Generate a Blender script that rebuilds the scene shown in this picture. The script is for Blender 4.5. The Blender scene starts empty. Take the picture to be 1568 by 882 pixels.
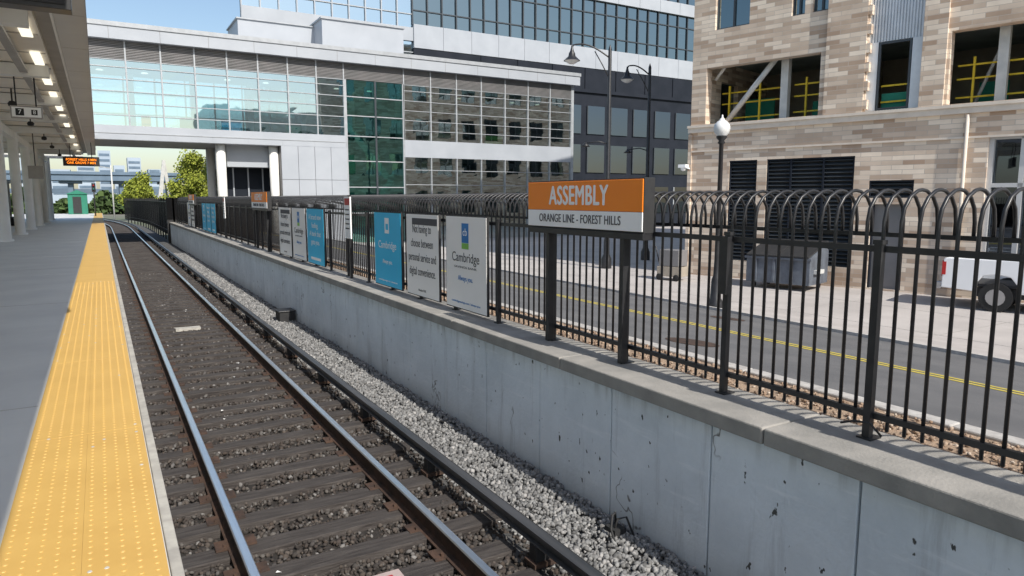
import bpy, math, random
import numpy as np
from mathutils import Vector, Matrix
random.seed(7); rng=np.random.default_rng(7)
S=bpy.context.scene
rad=math.radians

# ---------------------------------------------------------------- materials
def newmat(name):
    m=bpy.data.materials.new(name); m.use_nodes=True
    nt=m.node_tree; nt.nodes.clear()
    out=nt.nodes.new('ShaderNodeOutputMaterial')
    return m,nt,out
def N(nt,t,**k):
    n=nt.nodes.new(t)
    for a,b in k.items(): setattr(n,a,b)
    return n
def noise(nt,vec,scale,detail=5,rough=.55):
    n=N(nt,'ShaderNodeTexNoise'); n.inputs['Scale'].default_value=scale
    n.inputs['Detail'].default_value=detail; n.inputs['Roughness'].default_value=rough
    nt.links.new(vec,n.inputs['Vector']); return n.outputs['Fac']
def ramp(nt,fac,a,b,ca=(0,0,0,1),cb=(1,1,1,1)):
    r=N(nt,'ShaderNodeValToRGB'); e=r.color_ramp.elements
    e[0].position=a; e[1].position=b; e[0].color=ca; e[1].color=cb
    nt.links.new(fac,r.inputs[0]); return r.outputs[0]
def mixc(nt,fac,a,b,mode='MIX'):
    m=N(nt,'ShaderNodeMix',data_type='RGBA',blend_type=mode)
    for s,v in ((0,fac),(6,a),(7,b)):
        if hasattr(v,'is_output'): nt.links.new(v,m.inputs[s])
        elif isinstance(v,(int,float)): m.inputs[s].default_value=v
        else: m.inputs[s].default_value=(*v[:3],1)
    return m.outputs[2]
def coords(nt,stretch=(1,1,1)):
    tc=N(nt,'ShaderNodeTexCoord'); mp=N(nt,'ShaderNodeMapping')
    mp.inputs['Scale'].default_value=stretch
    nt.links.new(tc.outputs['Object'],mp.inputs[0]); return mp.outputs[0]
def M(name,c,c2=None,scale=4,rough=.7,metal=0,bump=0,bscale=60,stretch=(1,1,1),lo=.35,hi=.65,spec=.5):
    m,nt,out=newmat(name)
    p=N(nt,'ShaderNodeBsdfPrincipled'); nt.links.new(p.outputs[0],out.inputs[0])
    v=coords(nt,stretch)
    if c2 is None: c2=tuple(x*.85 for x in c)
    f=ramp(nt,noise(nt,v,scale),lo,hi)
    nt.links.new(mixc(nt,f,c,c2),p.inputs['Base Color'])
    p.inputs['Roughness'].default_value=rough; p.inputs['Metallic'].default_value=metal
    p.inputs['Specular IOR Level'].default_value=spec
    if bump:
        b=N(nt,'ShaderNodeBump'); b.inputs['Strength'].default_value=bump; b.inputs['Distance'].default_value=.02
        nt.links.new(noise(nt,v,bscale),b.inputs['Height']); nt.links.new(b.outputs[0],p.inputs['Normal'])
    return m
def Mglass(name,tint,refl,fac,wob=.06,rough=.02):
    m,nt,out=newmat(name)
    t=N(nt,'ShaderNodeBsdfTransparent'); t.inputs[0].default_value=(*tint,1)
    g=N(nt,'ShaderNodeBsdfGlossy'); g.inputs['Color'].default_value=(*refl,1); g.inputs['Roughness'].default_value=rough
    v=coords(nt); b=N(nt,'ShaderNodeBump'); b.inputs['Strength'].default_value=wob; b.inputs['Distance'].default_value=.05
    nt.links.new(noise(nt,v,.7,2),b.inputs['Height']); nt.links.new(b.outputs[0],g.inputs['Normal'])
    x=N(nt,'ShaderNodeMixShader'); x.inputs[0].default_value=fac
    nt.links.new(t.outputs[0],x.inputs[1]); nt.links.new(g.outputs[0],x.inputs[2]); nt.links.new(x.outputs[0],out.inputs[0])
    return m
def Mstone(name,cols):
    m,nt,out=newmat(name)
    p=N(nt,'ShaderNodeBsdfPrincipled'); nt.links.new(p.outputs[0],out.inputs[0])
    g=N(nt,'ShaderNodeNewGeometry'); r=N(nt,'ShaderNodeValToRGB'); nt.links.new(g.outputs['Random Per Island'],r.inputs[0])
    e=r.color_ramp.elements
    e[0].position=0; e[0].color=(*cols[0],1); e[1].position=1; e[1].color=(*cols[-1],1)
    for i,c in enumerate(cols[1:-1]): 
        x=e.new((i+1)/(len(cols)-1)); x.color=(*c,1)
    nt.links.new(r.outputs[0],p.inputs['Base Color']); p.inputs['Roughness'].default_value=.9
    return m
def Memit(name,c,s):
    m,nt,out=newmat(name); e=N(nt,'ShaderNodeEmission'); e.inputs[0].default_value=(*c,1); e.inputs[1].default_value=s
    nt.links.new(e.outputs[0],out.inputs[0]); return m
def Mbrick(name,c1,c2,mortar,w=.5,h=.12):
    m,nt,out=newmat(name)
    p=N(nt,'ShaderNodeBsdfPrincipled'); nt.links.new(p.outputs[0],out.inputs[0]); p.inputs['Roughness'].default_value=.9
    tc=N(nt,'ShaderNodeTexCoord'); s=N(nt,'ShaderNodeSeparateXYZ'); nt.links.new(tc.outputs['Object'],s.inputs[0])
    a=N(nt,'ShaderNodeMath',operation='ADD'); nt.links.new(s.outputs[0],a.inputs[0]); nt.links.new(s.outputs[1],a.inputs[1])
    c=N(nt,'ShaderNodeCombineXYZ'); nt.links.new(a.outputs[0],c.inputs[0]); nt.links.new(s.outputs[2],c.inputs[1])
    b=N(nt,'ShaderNodeTexBrick'); nt.links.new(c.outputs[0],b.inputs['Vector'])
    b.inputs['Scale'].default_value=1; b.inputs['Brick Width'].default_value=w; b.inputs['Row Height'].default_value=h
    b.inputs['Mortar Size'].default_value=.009; b.inputs['Mortar Smooth'].default_value=.3
    b.inputs['Color1'].default_value=(*c1,1); b.inputs['Color2'].default_value=(*c2,1); b.inputs['Mortar'].default_value=(*mortar,1)
    n=ramp(nt,noise(nt,tc.outputs['Object'],1.3,4),.3,.7,(.87,.86,.85,1),(1.06,1.05,1.04,1))
    nt.links.new(mixc(nt,1.0,b.outputs[0],n,'MULTIPLY'),p.inputs['Base Color'])
    bp=N(nt,'ShaderNodeBump'); bp.inputs['Strength'].default_value=.5; bp.inputs['Distance'].default_value=.01; bp.invert=True
    nt.links.new(b.outputs['Fac'],bp.inputs['Height']); nt.links.new(bp.outputs[0],p.inputs['Normal'])
    return m
def Mwall(name):
    m,nt,out=newmat(name)
    p=N(nt,'ShaderNodeBsdfPrincipled'); nt.links.new(p.outputs[0],out.inputs[0]); p.inputs['Roughness'].default_value=.85
    v=coords(nt); vs=coords(nt,(1,1,.10)); vh=coords(nt,(1,.3,3))
    base=mixc(nt,ramp(nt,noise(nt,v,1.1,8,.65),.35,.68),(.84,.89,.92),(.68,.73,.76))
    base=mixc(nt,ramp(nt,noise(nt,vs,5,7,.72),.55,.80),base,(.46,.48,.49))
    base=mixc(nt,ramp(nt,noise(nt,vh,5,6,.6),.58,.8),base,(.90,.93,.95))
    s=N(nt,'ShaderNodeSeparateXYZ'); nt.links.new(v,s.inputs[0])
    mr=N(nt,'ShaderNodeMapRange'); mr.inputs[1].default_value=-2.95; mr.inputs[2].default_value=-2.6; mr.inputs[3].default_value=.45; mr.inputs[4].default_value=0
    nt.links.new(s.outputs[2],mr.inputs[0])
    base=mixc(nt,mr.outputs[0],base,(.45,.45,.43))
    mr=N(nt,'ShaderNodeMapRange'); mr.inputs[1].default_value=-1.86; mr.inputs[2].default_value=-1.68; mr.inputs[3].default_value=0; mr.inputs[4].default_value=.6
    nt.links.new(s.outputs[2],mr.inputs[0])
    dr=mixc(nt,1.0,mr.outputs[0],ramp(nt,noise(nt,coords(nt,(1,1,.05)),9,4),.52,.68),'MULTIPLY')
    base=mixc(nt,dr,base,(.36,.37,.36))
    base=mixc(nt,ramp(nt,noise(nt,coords(nt,(1,1,.6)),15,3,.5),.70,.722),base,(.08,.08,.075))
    vo=N(nt,'ShaderNodeTexVoronoi',feature='DISTANCE_TO_EDGE'); vo.inputs['Scale'].default_value=.8
    wn=N(nt,'ShaderNodeTexNoise'); wn.inputs['Scale'].default_value=5; nt.links.new(v,wn.inputs['Vector'])
    ad=N(nt,'ShaderNodeVectorMath',operation='MULTIPLY_ADD'); ad.inputs[1].default_value=(.35,.35,.35); nt.links.new(wn.outputs['Color'],ad.inputs[0]); nt.links.new(coords(nt,(1,1,.35)),ad.inputs[2])
    nt.links.new(ad.outputs[0],vo.inputs['Vector'])
    ck=ramp(nt,vo.outputs['Distance'],.002,.006,(1,1,1,1),(0,0,0,1))
    ck2=mixc(nt,1.0,ck,ramp(nt,noise(nt,v,1.7,2),.54,.60),'MULTIPLY')
    base=mixc(nt,ck2,base,(.14,.13,.12))
    nt.links.new(base,p.inputs['Base Color'])
    b=N(nt,'ShaderNodeBump'); b.inputs['Strength'].default_value=.35; b.inputs['Distance'].default_value=.02
    nt.links.new(noise(nt,v,25,6),b.inputs['Height']); nt.links.new(b.outputs[0],p.inputs['Normal'])
    return m

m_white=M('white_panel',(.42,.445,.48),(.375,.40,.435),.6,.45)
m_white2=M('white_column',(.85,.84,.80),(.78,.77,.73),2,.5)
m_grayp=M('gray_panel',(.58,.58,.57),(.50,.50,.50),.5,.4)
m_louv=M('gray_louvre',(.22,.21,.21),(.17,.17,.17),1,.6)
m_dark=M('charcoal_panel',(.022,.026,.036),(.015,.019,.027),.6,.6,spec=.15)
m_black=M('black_metal',(.018,.018,.02),(.03,.03,.032),8,.38,.0)
m_blackm=M('black_matte',(.02,.02,.022),(.03,.03,.03),8,.7)
m_mull=M('aluminium_mullion',(.42,.44,.46),None,3,.45,.1)
m_dmull=M('dark_mullion',(.07,.08,.09),None,3,.4,.3)
m_glassT=Mglass('teal_glass',(.52,.74,.78),(.78,.93,.97),.50)
m_glassR=Mglass('reflective_glass',(.40,.58,.56),(.98,1.0,.95),.66)
m_glassG=Mglass('green_glass',(.14,.46,.40),(.40,.80,.72),.5)
m_glassB=Mglass('office_glass',(.10,.15,.16),(.36,.44,.46),.62)
m_glassL=Mglass('pale_glass',(.4,.55,.6),(.66,.80,.88),.7)
m_glassK=Mglass('clear_glass',(.80,.90,.92),(.8,.9,.92),.2)
m_glassD=Mglass('dark_glass',(.05,.06,.07),(.22,.26,.32),.5)
m_inner=M('interior_wall',(.30,.34,.32),(.18,.22,.20),.8,.8)
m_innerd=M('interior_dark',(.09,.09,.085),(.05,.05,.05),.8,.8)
m_innert=M('interior_tan',(.40,.35,.28),(.26,.23,.19),.9,.8)
m_brick=Mbrick('tan_brick',(.45,.325,.235),(.90,.78,.64),(.54,.47,.40),.62,.145)
m_ledge=M('limestone_ledge',(.76,.67,.57),(.66,.58,.49),3,.8)
m_corr=M('corrugated_metal',(.72,.75,.78),None,2,.4,.2)
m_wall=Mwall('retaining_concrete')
m_cap=M('cap_concrete',(.36,.34,.31),(.26,.25,.23),3,.9,bump=.3,bscale=50)
m_sand=M('sandy_mulch',(.40,.29,.20),(.28,.20,.14),14,.95,bump=.8,bscale=40)
m_kerb=M('kerb_granite',(.52,.50,.47),(.38,.36,.34),9,.85,bump=.2)
m_asph=M('asphalt',(.150,.148,.148),(.112,.112,.115),1.2,.85,bump=.3,bscale=120)
m_pave=M('pale_pavement',(.48,.445,.42),(.40,.37,.35),.8,.85,bump=.2)
m_ypaint=M('yellow_paint',(.62,.50,.06),(.48,.38,.08),12,.7)
m_ground=M('earth',(.20,.19,.16),(.12,.14,.08),.08,.95)
m_plat=M('platform_concrete',(.68,.68,.66),(.60,.60,.59),1.2,.6,bump=.1,bscale=80)
m_yel=M('tactile_yellow',(.64,.405,.115),(.58,.355,.095),2.5,.6,lo=.3,hi=.7)
m_yel2=M('tactile_dome',(.60,.37,.09),(.64,.41,.13),5,.6)
m_edge=M('edge_strip',(.50,.48,.43),(.35,.33,.30),8,.7)
m_line=M('white_line',(.75,.75,.73),None,8,.6)
m_bed=M('track_bed',(.040,.034,.030),(.02,.018,.016),7,.95,bump=1,bscale=35)
m_bedg=M('ballast_bed',(.13,.13,.13),(.05,.05,.05),22,.95,bump=1,bscale=35)
m_tie=M('timber_tie',(.034,.028,.026),(.078,.068,.062),3,.8,bump=.7,bscale=8,stretch=(1,14,6))
m_rust=M('rail_rust',(.085,.048,.032),(.04,.026,.02),9,.8,bump=.3)
m_shine=M('rail_steel',(.95,.95,.94),(.82,.82,.82),3,.30,1,stretch=(8,.2,1))
m_3rd=M('third_rail_steel',(.08,.085,.09),(.14,.14,.145),3,.35,.5,stretch=(4,.3,1))
m_stg=Mstone('gray_stones',[(.07,.07,.07),(.19,.19,.19),(.28,.28,.275),(.14,.138,.135),(.38,.37,.36)])
m_std=Mstone('dark_stones',[(.030,.024,.02),(.060,.047,.040),(.04,.034,.03),(.095,.078,.066),(.035,.03,.027),(.12,.11,.10),(.06,.045,.035),(.038,.032,.03),(.22,.21,.20)])
m_ceil=M('canopy_ceiling',(.88,.82,.72),(.82,.76,.66),1.5,.6)
m_ceild=M('canopy_gutter',(.42,.40,.37),(.34,.32,.30),1.5,.6)
m_lamp=Memit('lamp_glow',(1,.93,.75),1.3)
m_led=Memit('led_orange',(1,.25,.02),2.2)
m_orange=M('sign_orange',(1.0,.27,.012),(.98,.255,.012),2,.4)
m_signw=M('sign_white',(.96,.96,.96),(.94,.94,.94),2,.4)
m_postw=M('poster_white',(.96,.93,.90),(.93,.90,.87),1.5,.5)
m_postb=M('poster_blue',(.01,.55,.88),(.01,.51,.84),1.5,.4)
m_blue=M('logo_blue',(.02,.20,.55),None,2,.5)
m_green=M('logo_green',(.25,.60,.10),None,2,.5)
m_grayt=M('text_gray',(.08,.08,.09),None,2,.6)
m_red=M('red_plastic',(.5,.02,.02),None,2,.4)
m_carw=M('white_car_paint',(.84,.85,.86),(.80,.81,.82),1,.25)
m_tyre=M('tyre',(.02,.02,.02),None,8,.85)
m_hub=M('hub',(.45,.45,.46),None,3,.35,.8)
m_cglass=M('car_glass',(.02,.025,.03),None,3,.08)
m_yrail=M('yellow_guard',(.80,.58,.03),None,4,.6)
m_steelg=M('galvanised',(.62,.62,.60),(.50,.51,.50),3,.5,.0)
m_dump=M('dumpster_paint',(.13,.15,.18),(.08,.09,.11),3,.6)
m_greenp=M('green_paint',(.02,.20,.13),None,2,.6)
m_globe=M('globe_glass',(.80,.80,.78),None,2,.3)
m_bark=M('bark',(.10,.075,.05),(.06,.045,.03),9,.9)
m_leaf=Mstone('spring_leaves',[(.22,.27,.03),(.36,.40,.05),(.15,.20,.03),(.42,.44,.08)])
m_leafd=Mstone('dark_leaves',[(.05,.09,.03),(.09,.14,.04),(.04,.07,.02)])
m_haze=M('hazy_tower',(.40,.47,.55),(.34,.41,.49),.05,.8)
m_via=M('viaduct_steel',(.14,.20,.27),(.10,.15,.21),.2,.7)
m_pink=M('balise_pink',(.45,.36,.34),None,3,.6)
m_net=M('green_netting',(.03,.26,.17),None,3,.8)

# ---------------------------------------------------------------- mesh builder
class B:
    def __init__(s): s.v=[];s.f=[];s.m=[];s.mats=[];s.sm=[]
    def mi(s,m):
        if m not in s.mats: s.mats.append(m)
        return s.mats.index(m)
    def add(s,vs,fs,m,smooth=False):
        o=len(s.v); s.v+= [tuple(p) for p in vs]; k=s.mi(m)
        for f in fs: s.f.append([i+o for i in f]); s.m.append(k); s.sm.append(smooth)
    def box(s,x0,x1,y0,y1,z0,z1,m):
        if x0>x1:x0,x1=x1,x0
        if y0>y1:y0,y1=y1,y0
        if z0>z1:z0,z1=z1,z0
        s.add([(x0,y0,z0),(x1,y0,z0),(x1,y1,z0),(x0,y1,z0),(x0,y0,z1),(x1,y0,z1),(x1,y1,z1),(x0,y1,z1)],
              [(0,3,2,1),(4,5,6,7),(0,1,5,4),(1,2,6,5),(2,3,7,6),(3,0,4,7)],m)
    def prism(s,poly,axis,a,b,m):
        n=len(poly)
        def P(p,t):
            if axis=='x': return (t,p[0],p[1])
            if axis=='y': return (p[0],t,p[1])
            return (p[0],p[1],t)
        vs=[P(p,a) for p in poly]+[P(p,b) for p in poly]
        fs=[tuple(range(n))[::-1],tuple(range(n,2*n))]+[(i,(i+1)%n,n+(i+1)%n,n+i) for i in range(n)]
        s.add(vs,fs,m)
    def tube(s,pts,r,m,n=6,smooth=True,cap=True):
        pts=[Vector(p) for p in pts]; k=len(pts)
        rs=r if isinstance(r,(list,tuple)) else [r]*k
        vs=[];fs=[]; prev=None
        for i,p in enumerate(pts):
            d=(pts[min(i+1,k-1)]-pts[max(i-1,0)]).normalized()
            if prev is None:
                a=Vector((1,0,0)) if abs(d.x)<.9 else Vector((0,1,0))
                u=d.cross(a).normalized()
            else: u=(prev-d*prev.dot(d)).normalized()
            prev=u; w=d.cross(u)
            for j in range(n):
                t=2*math.pi*(j+.5)/n
                vs.append(p+(u*math.cos(t)+w*math.sin(t))*rs[i])
        for i in range(k-1):
            for j in range(n):
                fs.append((i*n+j,i*n+(j+1)%n,(i+1)*n+(j+1)%n,(i+1)*n+j))
        if cap: fs.append(tuple(range(n))[::-1]); fs.append(tuple(range((k-1)*n,k*n)))
        s.add(vs,fs,m,smooth)
    def lathe(s,c,prof,m,n=16,smooth=True):
        vs=[];fs=[];k=len(prof)
        for r,z in prof:
            for j in range(n):
                t=2*math.pi*j/n; vs.append((c[0]+r*math.cos(t),c[1]+r*math.sin(t),c[2]+z))
        for i in range(k-1):
            for j in range(n): fs.append((i*n+j,i*n+(j+1)%n,(i+1)*n+(j+1)%n,(i+1)*n+j))
        s.add(vs,fs,m,smooth)
    def sweep(s,prof,path,m):
        n=len(prof);k=len(path)
        vs=[(x+dx,y,dz) for x,y in path for dx,dz in prof]
        fs=[(i*n+j,i*n+(j+1)%n,(i+1)*n+(j+1)%n,(i+1)*n+j) for i in range(k-1) for j in range(n)]
        fs+=[tuple(range(n)),tuple(range((k-1)*n,k*n))[::-1]]
        s.add(vs,fs,m)
    def obj(s,name,parent=None,loc=(0,0,0),rotz=0,bevel=0):
        me=bpy.data.meshes.new(name); me.from_pydata(s.v,[],s.f); 
        for m in s.mats: me.materials.append(m)
        me.polygons.foreach_set('material_index',s.m); me.polygons.foreach_set('use_smooth',s.sm); me.update()
        o=bpy.data.objects.new(name,me); S.collection.objects.link(o)
        o.location=loc; o.rotation_euler=(0,0,rotz)
        if parent: o.parent=parent
        if bevel:
            bm=o.modifiers.new('bevel','BEVEL'); bm.width=bevel; bm.segments=2; bm.limit_method='ANGLE'; bm.angle_limit=rad(40)
        return o
def E(name,loc=(0,0,0),rotz=0):
    o=bpy.data.objects.new(name,None); S.collection.objects.link(o); o.location=loc; o.rotation_euler=(0,0,rotz); return o
def T(body,loc,height,m,parent,width=None,rot=(rad(90),0,rad(-90)),bold=0,align='CENTER',name='lettering',ext=.002,spacing=1.0,chars=1.0):
    c=bpy.data.curves.new(name,'FONT'); c.body=body; c.size=height; c.align_x=align; c.align_y='CENTER'; c.extrude=ext; c.offset=bold; c.space_line=spacing; c.space_character=chars
    c.materials.append(m); o=bpy.data.objects.new(name,c); S.collection.objects.link(o)
    o.location=loc; o.rotation_euler=rot
    bpy.context.view_layer.update()
    if width: o.scale.x=width/max(o.dimensions.x,1e-3)
    if parent: o.parent=parent
    return o

# ---------------------------------------------------------------- ground, track
b=B(); b.box(-900,900,-300,1500,-3.3,-3.1,m_ground); b.obj('ground')
def curve(y): return -((y-72)**2)/420. if y>72 else 0.
ys=[-3]+list(range(0,72,8))+list(range(72,150,5))
b=B()
def strip(x0,x1,z,m,y0=-3):
    p=[(curve(y),y) for y in ys if y>=y0]
    b.sweep([(x0,z-.2),(x0,z),(x1,z),(x1,z-.2)],p,m)
strip(.15,2.72,-2.935,m_bed); strip(2.72,3.95,-2.92,m_bedg)
b.obj('railway_bed')

# stones
ico=bpy.data.meshes.new('t')
import bmesh
bm=bmesh.new(); bmesh.ops.create_icosphere(bm,subdivisions=1,radius=1); bm.to_mesh(ico); bm.free()
iv=np.array([v.co[:] for v in ico.vertices]); iff=np.array([p.vertices[:] for p in ico.polygons]); bpy.data.meshes.remove(ico)
def stones(name,pos,size,m,parent):
    n=len(pos); nv=len(iv)
    V=iv[None]*(1+rng.uniform(-.3,.3,(n,nv,1)))
    V=V*(size[:,None,None]*rng.uniform(.6,1.3,(n,1,3)))
    q=rng.normal(size=(n,4)); q/=np.linalg.norm(q,axis=1)[:,None]
    w,x,y,z=q.T
    R=np.stack([1-2*(y*y+z*z),2*(x*y-w*z),2*(x*z+w*y),2*(x*y+w*z),1-2*(x*x+z*z),2*(y*z-w*x),2*(x*z-w*y),2*(y*z+w*x),1-2*(x*x+y*y)],1).reshape(n,3,3)
    V=np.einsum('nij,nkj->nki',R,V)+pos[:,None]
    F=(iff[None]+(np.arange(n)*nv)[:,None,None]).reshape(-1,3)
    me=bpy.data.meshes.new(name); me.vertices.add(n*nv); me.vertices.foreach_set('co',V.reshape(-1))
    me.loops.add(F.size); me.loops.foreach_set('vertex_index',F.reshape(-1).astype(np.int32))
    me.polygons.add(len(F)); me.polygons.foreach_set('loop_start',(np.arange(len(F))*3).astype(np.int32)); 
    me.update(calc_edges=True); me.validate(); me.materials.append(m)
    o=bpy.data.objects.new(name,me); S.collection.objects.link(o)
    if parent: o.parent=parent
gb=E('gravel_ballast')
def scatter(n,x0,x1,y0,y1,z,s0,s1,hump=.0,pw=1.6):
    u=rng.uniform(0,1,n); y=y0+(y1-y0)*u**pw
    x=rng.uniform(x0,x1,n); s=rng.uniform(s0,s1,n)*(1+ (y-y0)*.02)
    zz=z+rng.uniform(-.012,.02,n)+hump*np.sin(x*5+y*1.3)*np.cos(y*2.1)
    return np.stack([x,y,zz],1),s
p,s=scatter(32000,2.92,3.84,1.8,40,-2.90,.011,.027,.012); stones('gray_stones',p,s,m_stg,gb)
p,s=scatter(10000,2.3,2.95,1.8,30,-2.915,.012,.026,.01); stones('mixed_stones',p,s,m_std,gb)
p,s=scatter(30000,.22,2.35,1.8,30,-2.92,.011,.025,.012); stones('dark_stones',p,s,m_std,gb)

# ties
b=B(); y=1.0; k=0
while y<120:
    ln=.25+random.uniform(-.03,.03); x1=2.75+random.uniform(-.05,.05)
    if k%4==0: x1=3.05
    o=curve(y); dz=random.uniform(-.012,.008); sk=random.uniform(-.02,.02)
    w=.22+random.uniform(-.02,.01)
    b.add([(o+ln,y,-3),(o+x1,y+sk,-3),(o+x1,y+sk+w,-3),(o+ln,y+w,-3),(o+ln,y,-2.866+dz),(o+x1,y+sk,-2.866+dz),(o+x1,y+sk+w,-2.866+dz),(o+ln,y+w,-2.866+dz)],
              [(0,3,2,1),(4,5,6,7),(0,1,5,4),(1,2,6,5),(2,3,7,6),(3,0,4,7)],m_tie)
    y+=.52+random.uniform(-.02,.02); k+=1
b.obj('railroad_ties',bevel=.008)
def rail(name,X,top,scale=1.0,mtop=m_shine,mb=m_rust):
    b=B(); s=scale; z=top
    prof=[(-.07*s,z-.17),(.07*s,z-.17),(.07*s,z-.158),(.012,z-.14),(.010,z-.045),(.035*s,z-.036),(.036*s,z-.010),(.028*s,z-.0012),(-.028*s,z-.0012),(-.036*s,z-.010),(-.035*s,z-.036),(-.010,z-.045),(-.012,z-.14),(-.07*s,z-.158)]
    path=[(X+curve(y),y) for y in ys]
    b.sweep(prof,path,mb)
    b.sweep([(-.027*s,z-.004),(-.036*s,z-.012),(-.0375*s,z-.009),(-.029*s,z+.001),(.029*s,z+.001),(.0375*s,z-.009),(.036*s,z-.012),(.027*s,z-.004)],path,mtop)
    if mtop is m_shine:
        y=1.1
        while y<40:
            for sx in (-1,1): b.box(X+sx*.05,X+sx*.16,y+.02,y+.18,top-.172,top-.152,mb); b.box(X+sx*.075,X+sx*.10,y+.04,y+.065,top-.155,top-.13,mb)
            y+=.52
    return b.obj(name)
rail('steel_rail',.79,-2.70); rail('steel_rail',2.27,-2.70)
tr=E('third_rail')
b=B(); z=-2.60; X=2.80
path=[(X+curve(y),y) for y in ys]
b.sweep([(-.045,z-.10),(.045,z-.10),(.045,z-.088),(.012,z-.078),(.012,z-.03),(.042,z-.022),(.042,z),(-.042,z),(-.042,z-.022),(-.012,z-.03),(-.012,z-.078),(-.045,z-.088)],path,m_3rd)
b.sweep([(.060,z-.09),(.085,z-.09),(.085,z-.03),(.060,z-.03)],path,m_blackm)
b.obj('conductor_bar',tr)
b=B(); y=2.2
while y<70:
    b.box(X-.05,X+.1,y,y+.1,-2.87,z-.102,m_blackm); b.box(X-.08,X+.13,y-.03,y+.13,-2.866,-2.83,m_rust); y+=2.08
b.obj('insulators',tr)
b=B(); b.tube([(3.02+.03*math.sin(y*.7),y,-2.86+.01*math.sin(y*2)) for y in np.arange(1,45,.5)],.018,m_blackm,6); b.obj('ground_cable')
b=B(); b.box(1.28,1.78,4.3,4.71,-2.9,-2.80,m_pink); b.box(1.36,1.70,4.38,4.63,-2.80,-2.785,m_red); b.obj('track_transponder',bevel=.01)
b=B(); b.box(1.25,1.75,16.5,16.72,-2.90,-2.84,m_edge); b.obj('steel_plate')
b=B(); b.box(3.45,3.8,16.5,16.95,-2.9,-2.66,m_blackm); b.box(3.43,3.82,16.48,16.97,-2.66,-2.63,m_black); b.obj('junction_box',bevel=.01)
b=B(); b.tube([(3.72,4.5,-2.9),(3.70,4.48,-2.78),(3.66,4.44,-2.70),(3.60,4.40,-2.69),(3.57,4.38,-2.80),(3.55,4.3,-2.88)],.012,m_blackm,6)
b.tube([(3.62,4.42,-2.9),(3.66,4.4,-2.74),(3.72,4.36,-2.72),(3.76,4.3,-2.88)],.01,m_blackm,6); b.box(3.6,3.72,4.36,4.5,-2.9,-2.82,m_blackm); b.obj('cable_stub')
b=B()
for i in range(40):
    x=random.uniform(.3,3.7); y=random.uniform(3,20); a=random.uniform(0,3); s=random.uniform(.02,.045); z=-2.86+random.uniform(0,.01)
    if abs(x-.79)<.12 or abs(x-2.27)<.12: continue
    b.add([(x,y,z),(x+s*math.cos(a),y+s*math.sin(a),z+.01),(x+s*math.cos(a)-s*.6*math.sin(a),y+s*math.sin(a)+s*.6*math.cos(a),z+.004),(x-s*.6*math.sin(a),y+s*.6*math.cos(a),z+.015)],[(0,1,2,3)],m_line)
b.obj('paper_litter')

# ---------------------------------------------------------------- platform
pf=E('station_platform')
b=B(); b.box(-8.6,.155,-4,82,-3.1,-1.566,m_plat); b.obj('slab',pf)
b=B(); b.box(.157,.205,-4,82,-1.85,-1.552,m_edge); b.obj('edge_strip',pf,bevel=.006)
b=B(); y=.38-2.44*2
while y<81:
    b.box(-.485,-.168,y+.003,y+2.435,-1.58,-1.555,m_yel); b.box(-.1672,.150,y+.003,y+2.435,-1.58,-1.5553,m_yel); y+=2.44
b.obj('tactile_paving',pf)
b=B(); nn=6
rows=np.arange(1.6,15,.061)
for yy in rows:
    for k in range(10):
        xx=-.448+k*.0622
        vs=[];
        for r,z in ((.011,-1.5555),(.008,-1.5520)):
            for j in range(nn): t=2*math.pi*j/nn; vs.append((xx+r*math.cos(t),yy+r*math.sin(t),z))
        b.add(vs,[(j,(j+1)%nn,nn+(j+1)%nn,nn+j) for j in range(nn)]+[tuple(range(nn,2*nn))],m_yel2 if random.random()<.985 else m_edge,False)
b.obj('tactile_domes',pf)
b=B()
for yy in (6.2,12.3,18.4,24.5,30.6,36.7): b.box(-8.5,-.50,yy,yy+.012,-1.5665,-1.564,m_ceild)
b.box(-1.4,-.55,22.2,22.32,-1.566,-1.562,m_line); b.box(-1.0,-.55,29.2,29.35,-1.566,-1.562,m_line); b.box(-1.3,-.55,17.0,17.06,-1.566,-1.562,m_line)
b.obj('floor_markings',pf)

# canopy
cp=E('platform_canopy')
b=B()
b.box(-9,-.75,-4,58,3.02,3.2,m_ceil); b.box(-.75,-.46,-4,58,3.12,3.22,m_ceild); b.box(-.46,0.0,-4,58,3.0,3.35,m_grayp); b.box(-.50,-.462,-4,58,2.96,3.12,m_white2)
b.box(-.70,0.02,-4,58,3.352,3.42,m_grayp); b.box(-9,-.70,-4,58,3.4,3.47,m_grayp)
b.obj('roof',cp)
b=B()
for i in range(-4,58,2): b.box(-9,-.78,i,i+.03,3.0,3.02,m_ceild)
for i in range(-4,58,3): b.box(-.44,-.02,i,i+.012,2.997,3.0,m_ceild)
for i in range(0,11): b.box(-8.8,-.8,2.8+i*5.6-.14,2.8+i*5.6+.14,2.74,2.998,m_white2)
b.box(-3.12,-2.88,-4,58,2.45,2.738,m_white2)
b.box(-1.35,-1.2,-4,58,2.80,2.86,m_ceild)
b.obj('beams',cp)
b=B()
for i in range(0,11):
    y=2.8+i*5.6
    for X in (-3.0,-6.4): b.lathe((X,y,0),[(.26,-1.566),(.26,-1.50),(.19,-1.48),(.19,2.74)],m_white2,18)
b.obj('columns',cp)
b=B()
for y in np.arange(5,56,3.2): b.box(-1.04,-.86,y,y+1.5,2.965,3.0,m_lamp)
b.obj('light_fittings',cp)
b=B()
for y0,y1 in ((33,39),(46,55)):
    b.box(-5.2,-4.9,y0,y1,-1.56,.9,m_innert); b.box(-5.25,-4.85,y0-.1,y1+.1,.9,1.05,m_ceild)
b.obj('windscreen_panels',cp)
b=B()
for y in (24,30,37,43,51): b.tube([(-1.9,y,3.0),(-1.9,y,2.62)],.02,m_blackm); b.lathe((-1.9,y,2.5),[(0,0),(.09,.02),(.11,.1),(.06,.16)],m_blackm,10)
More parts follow.
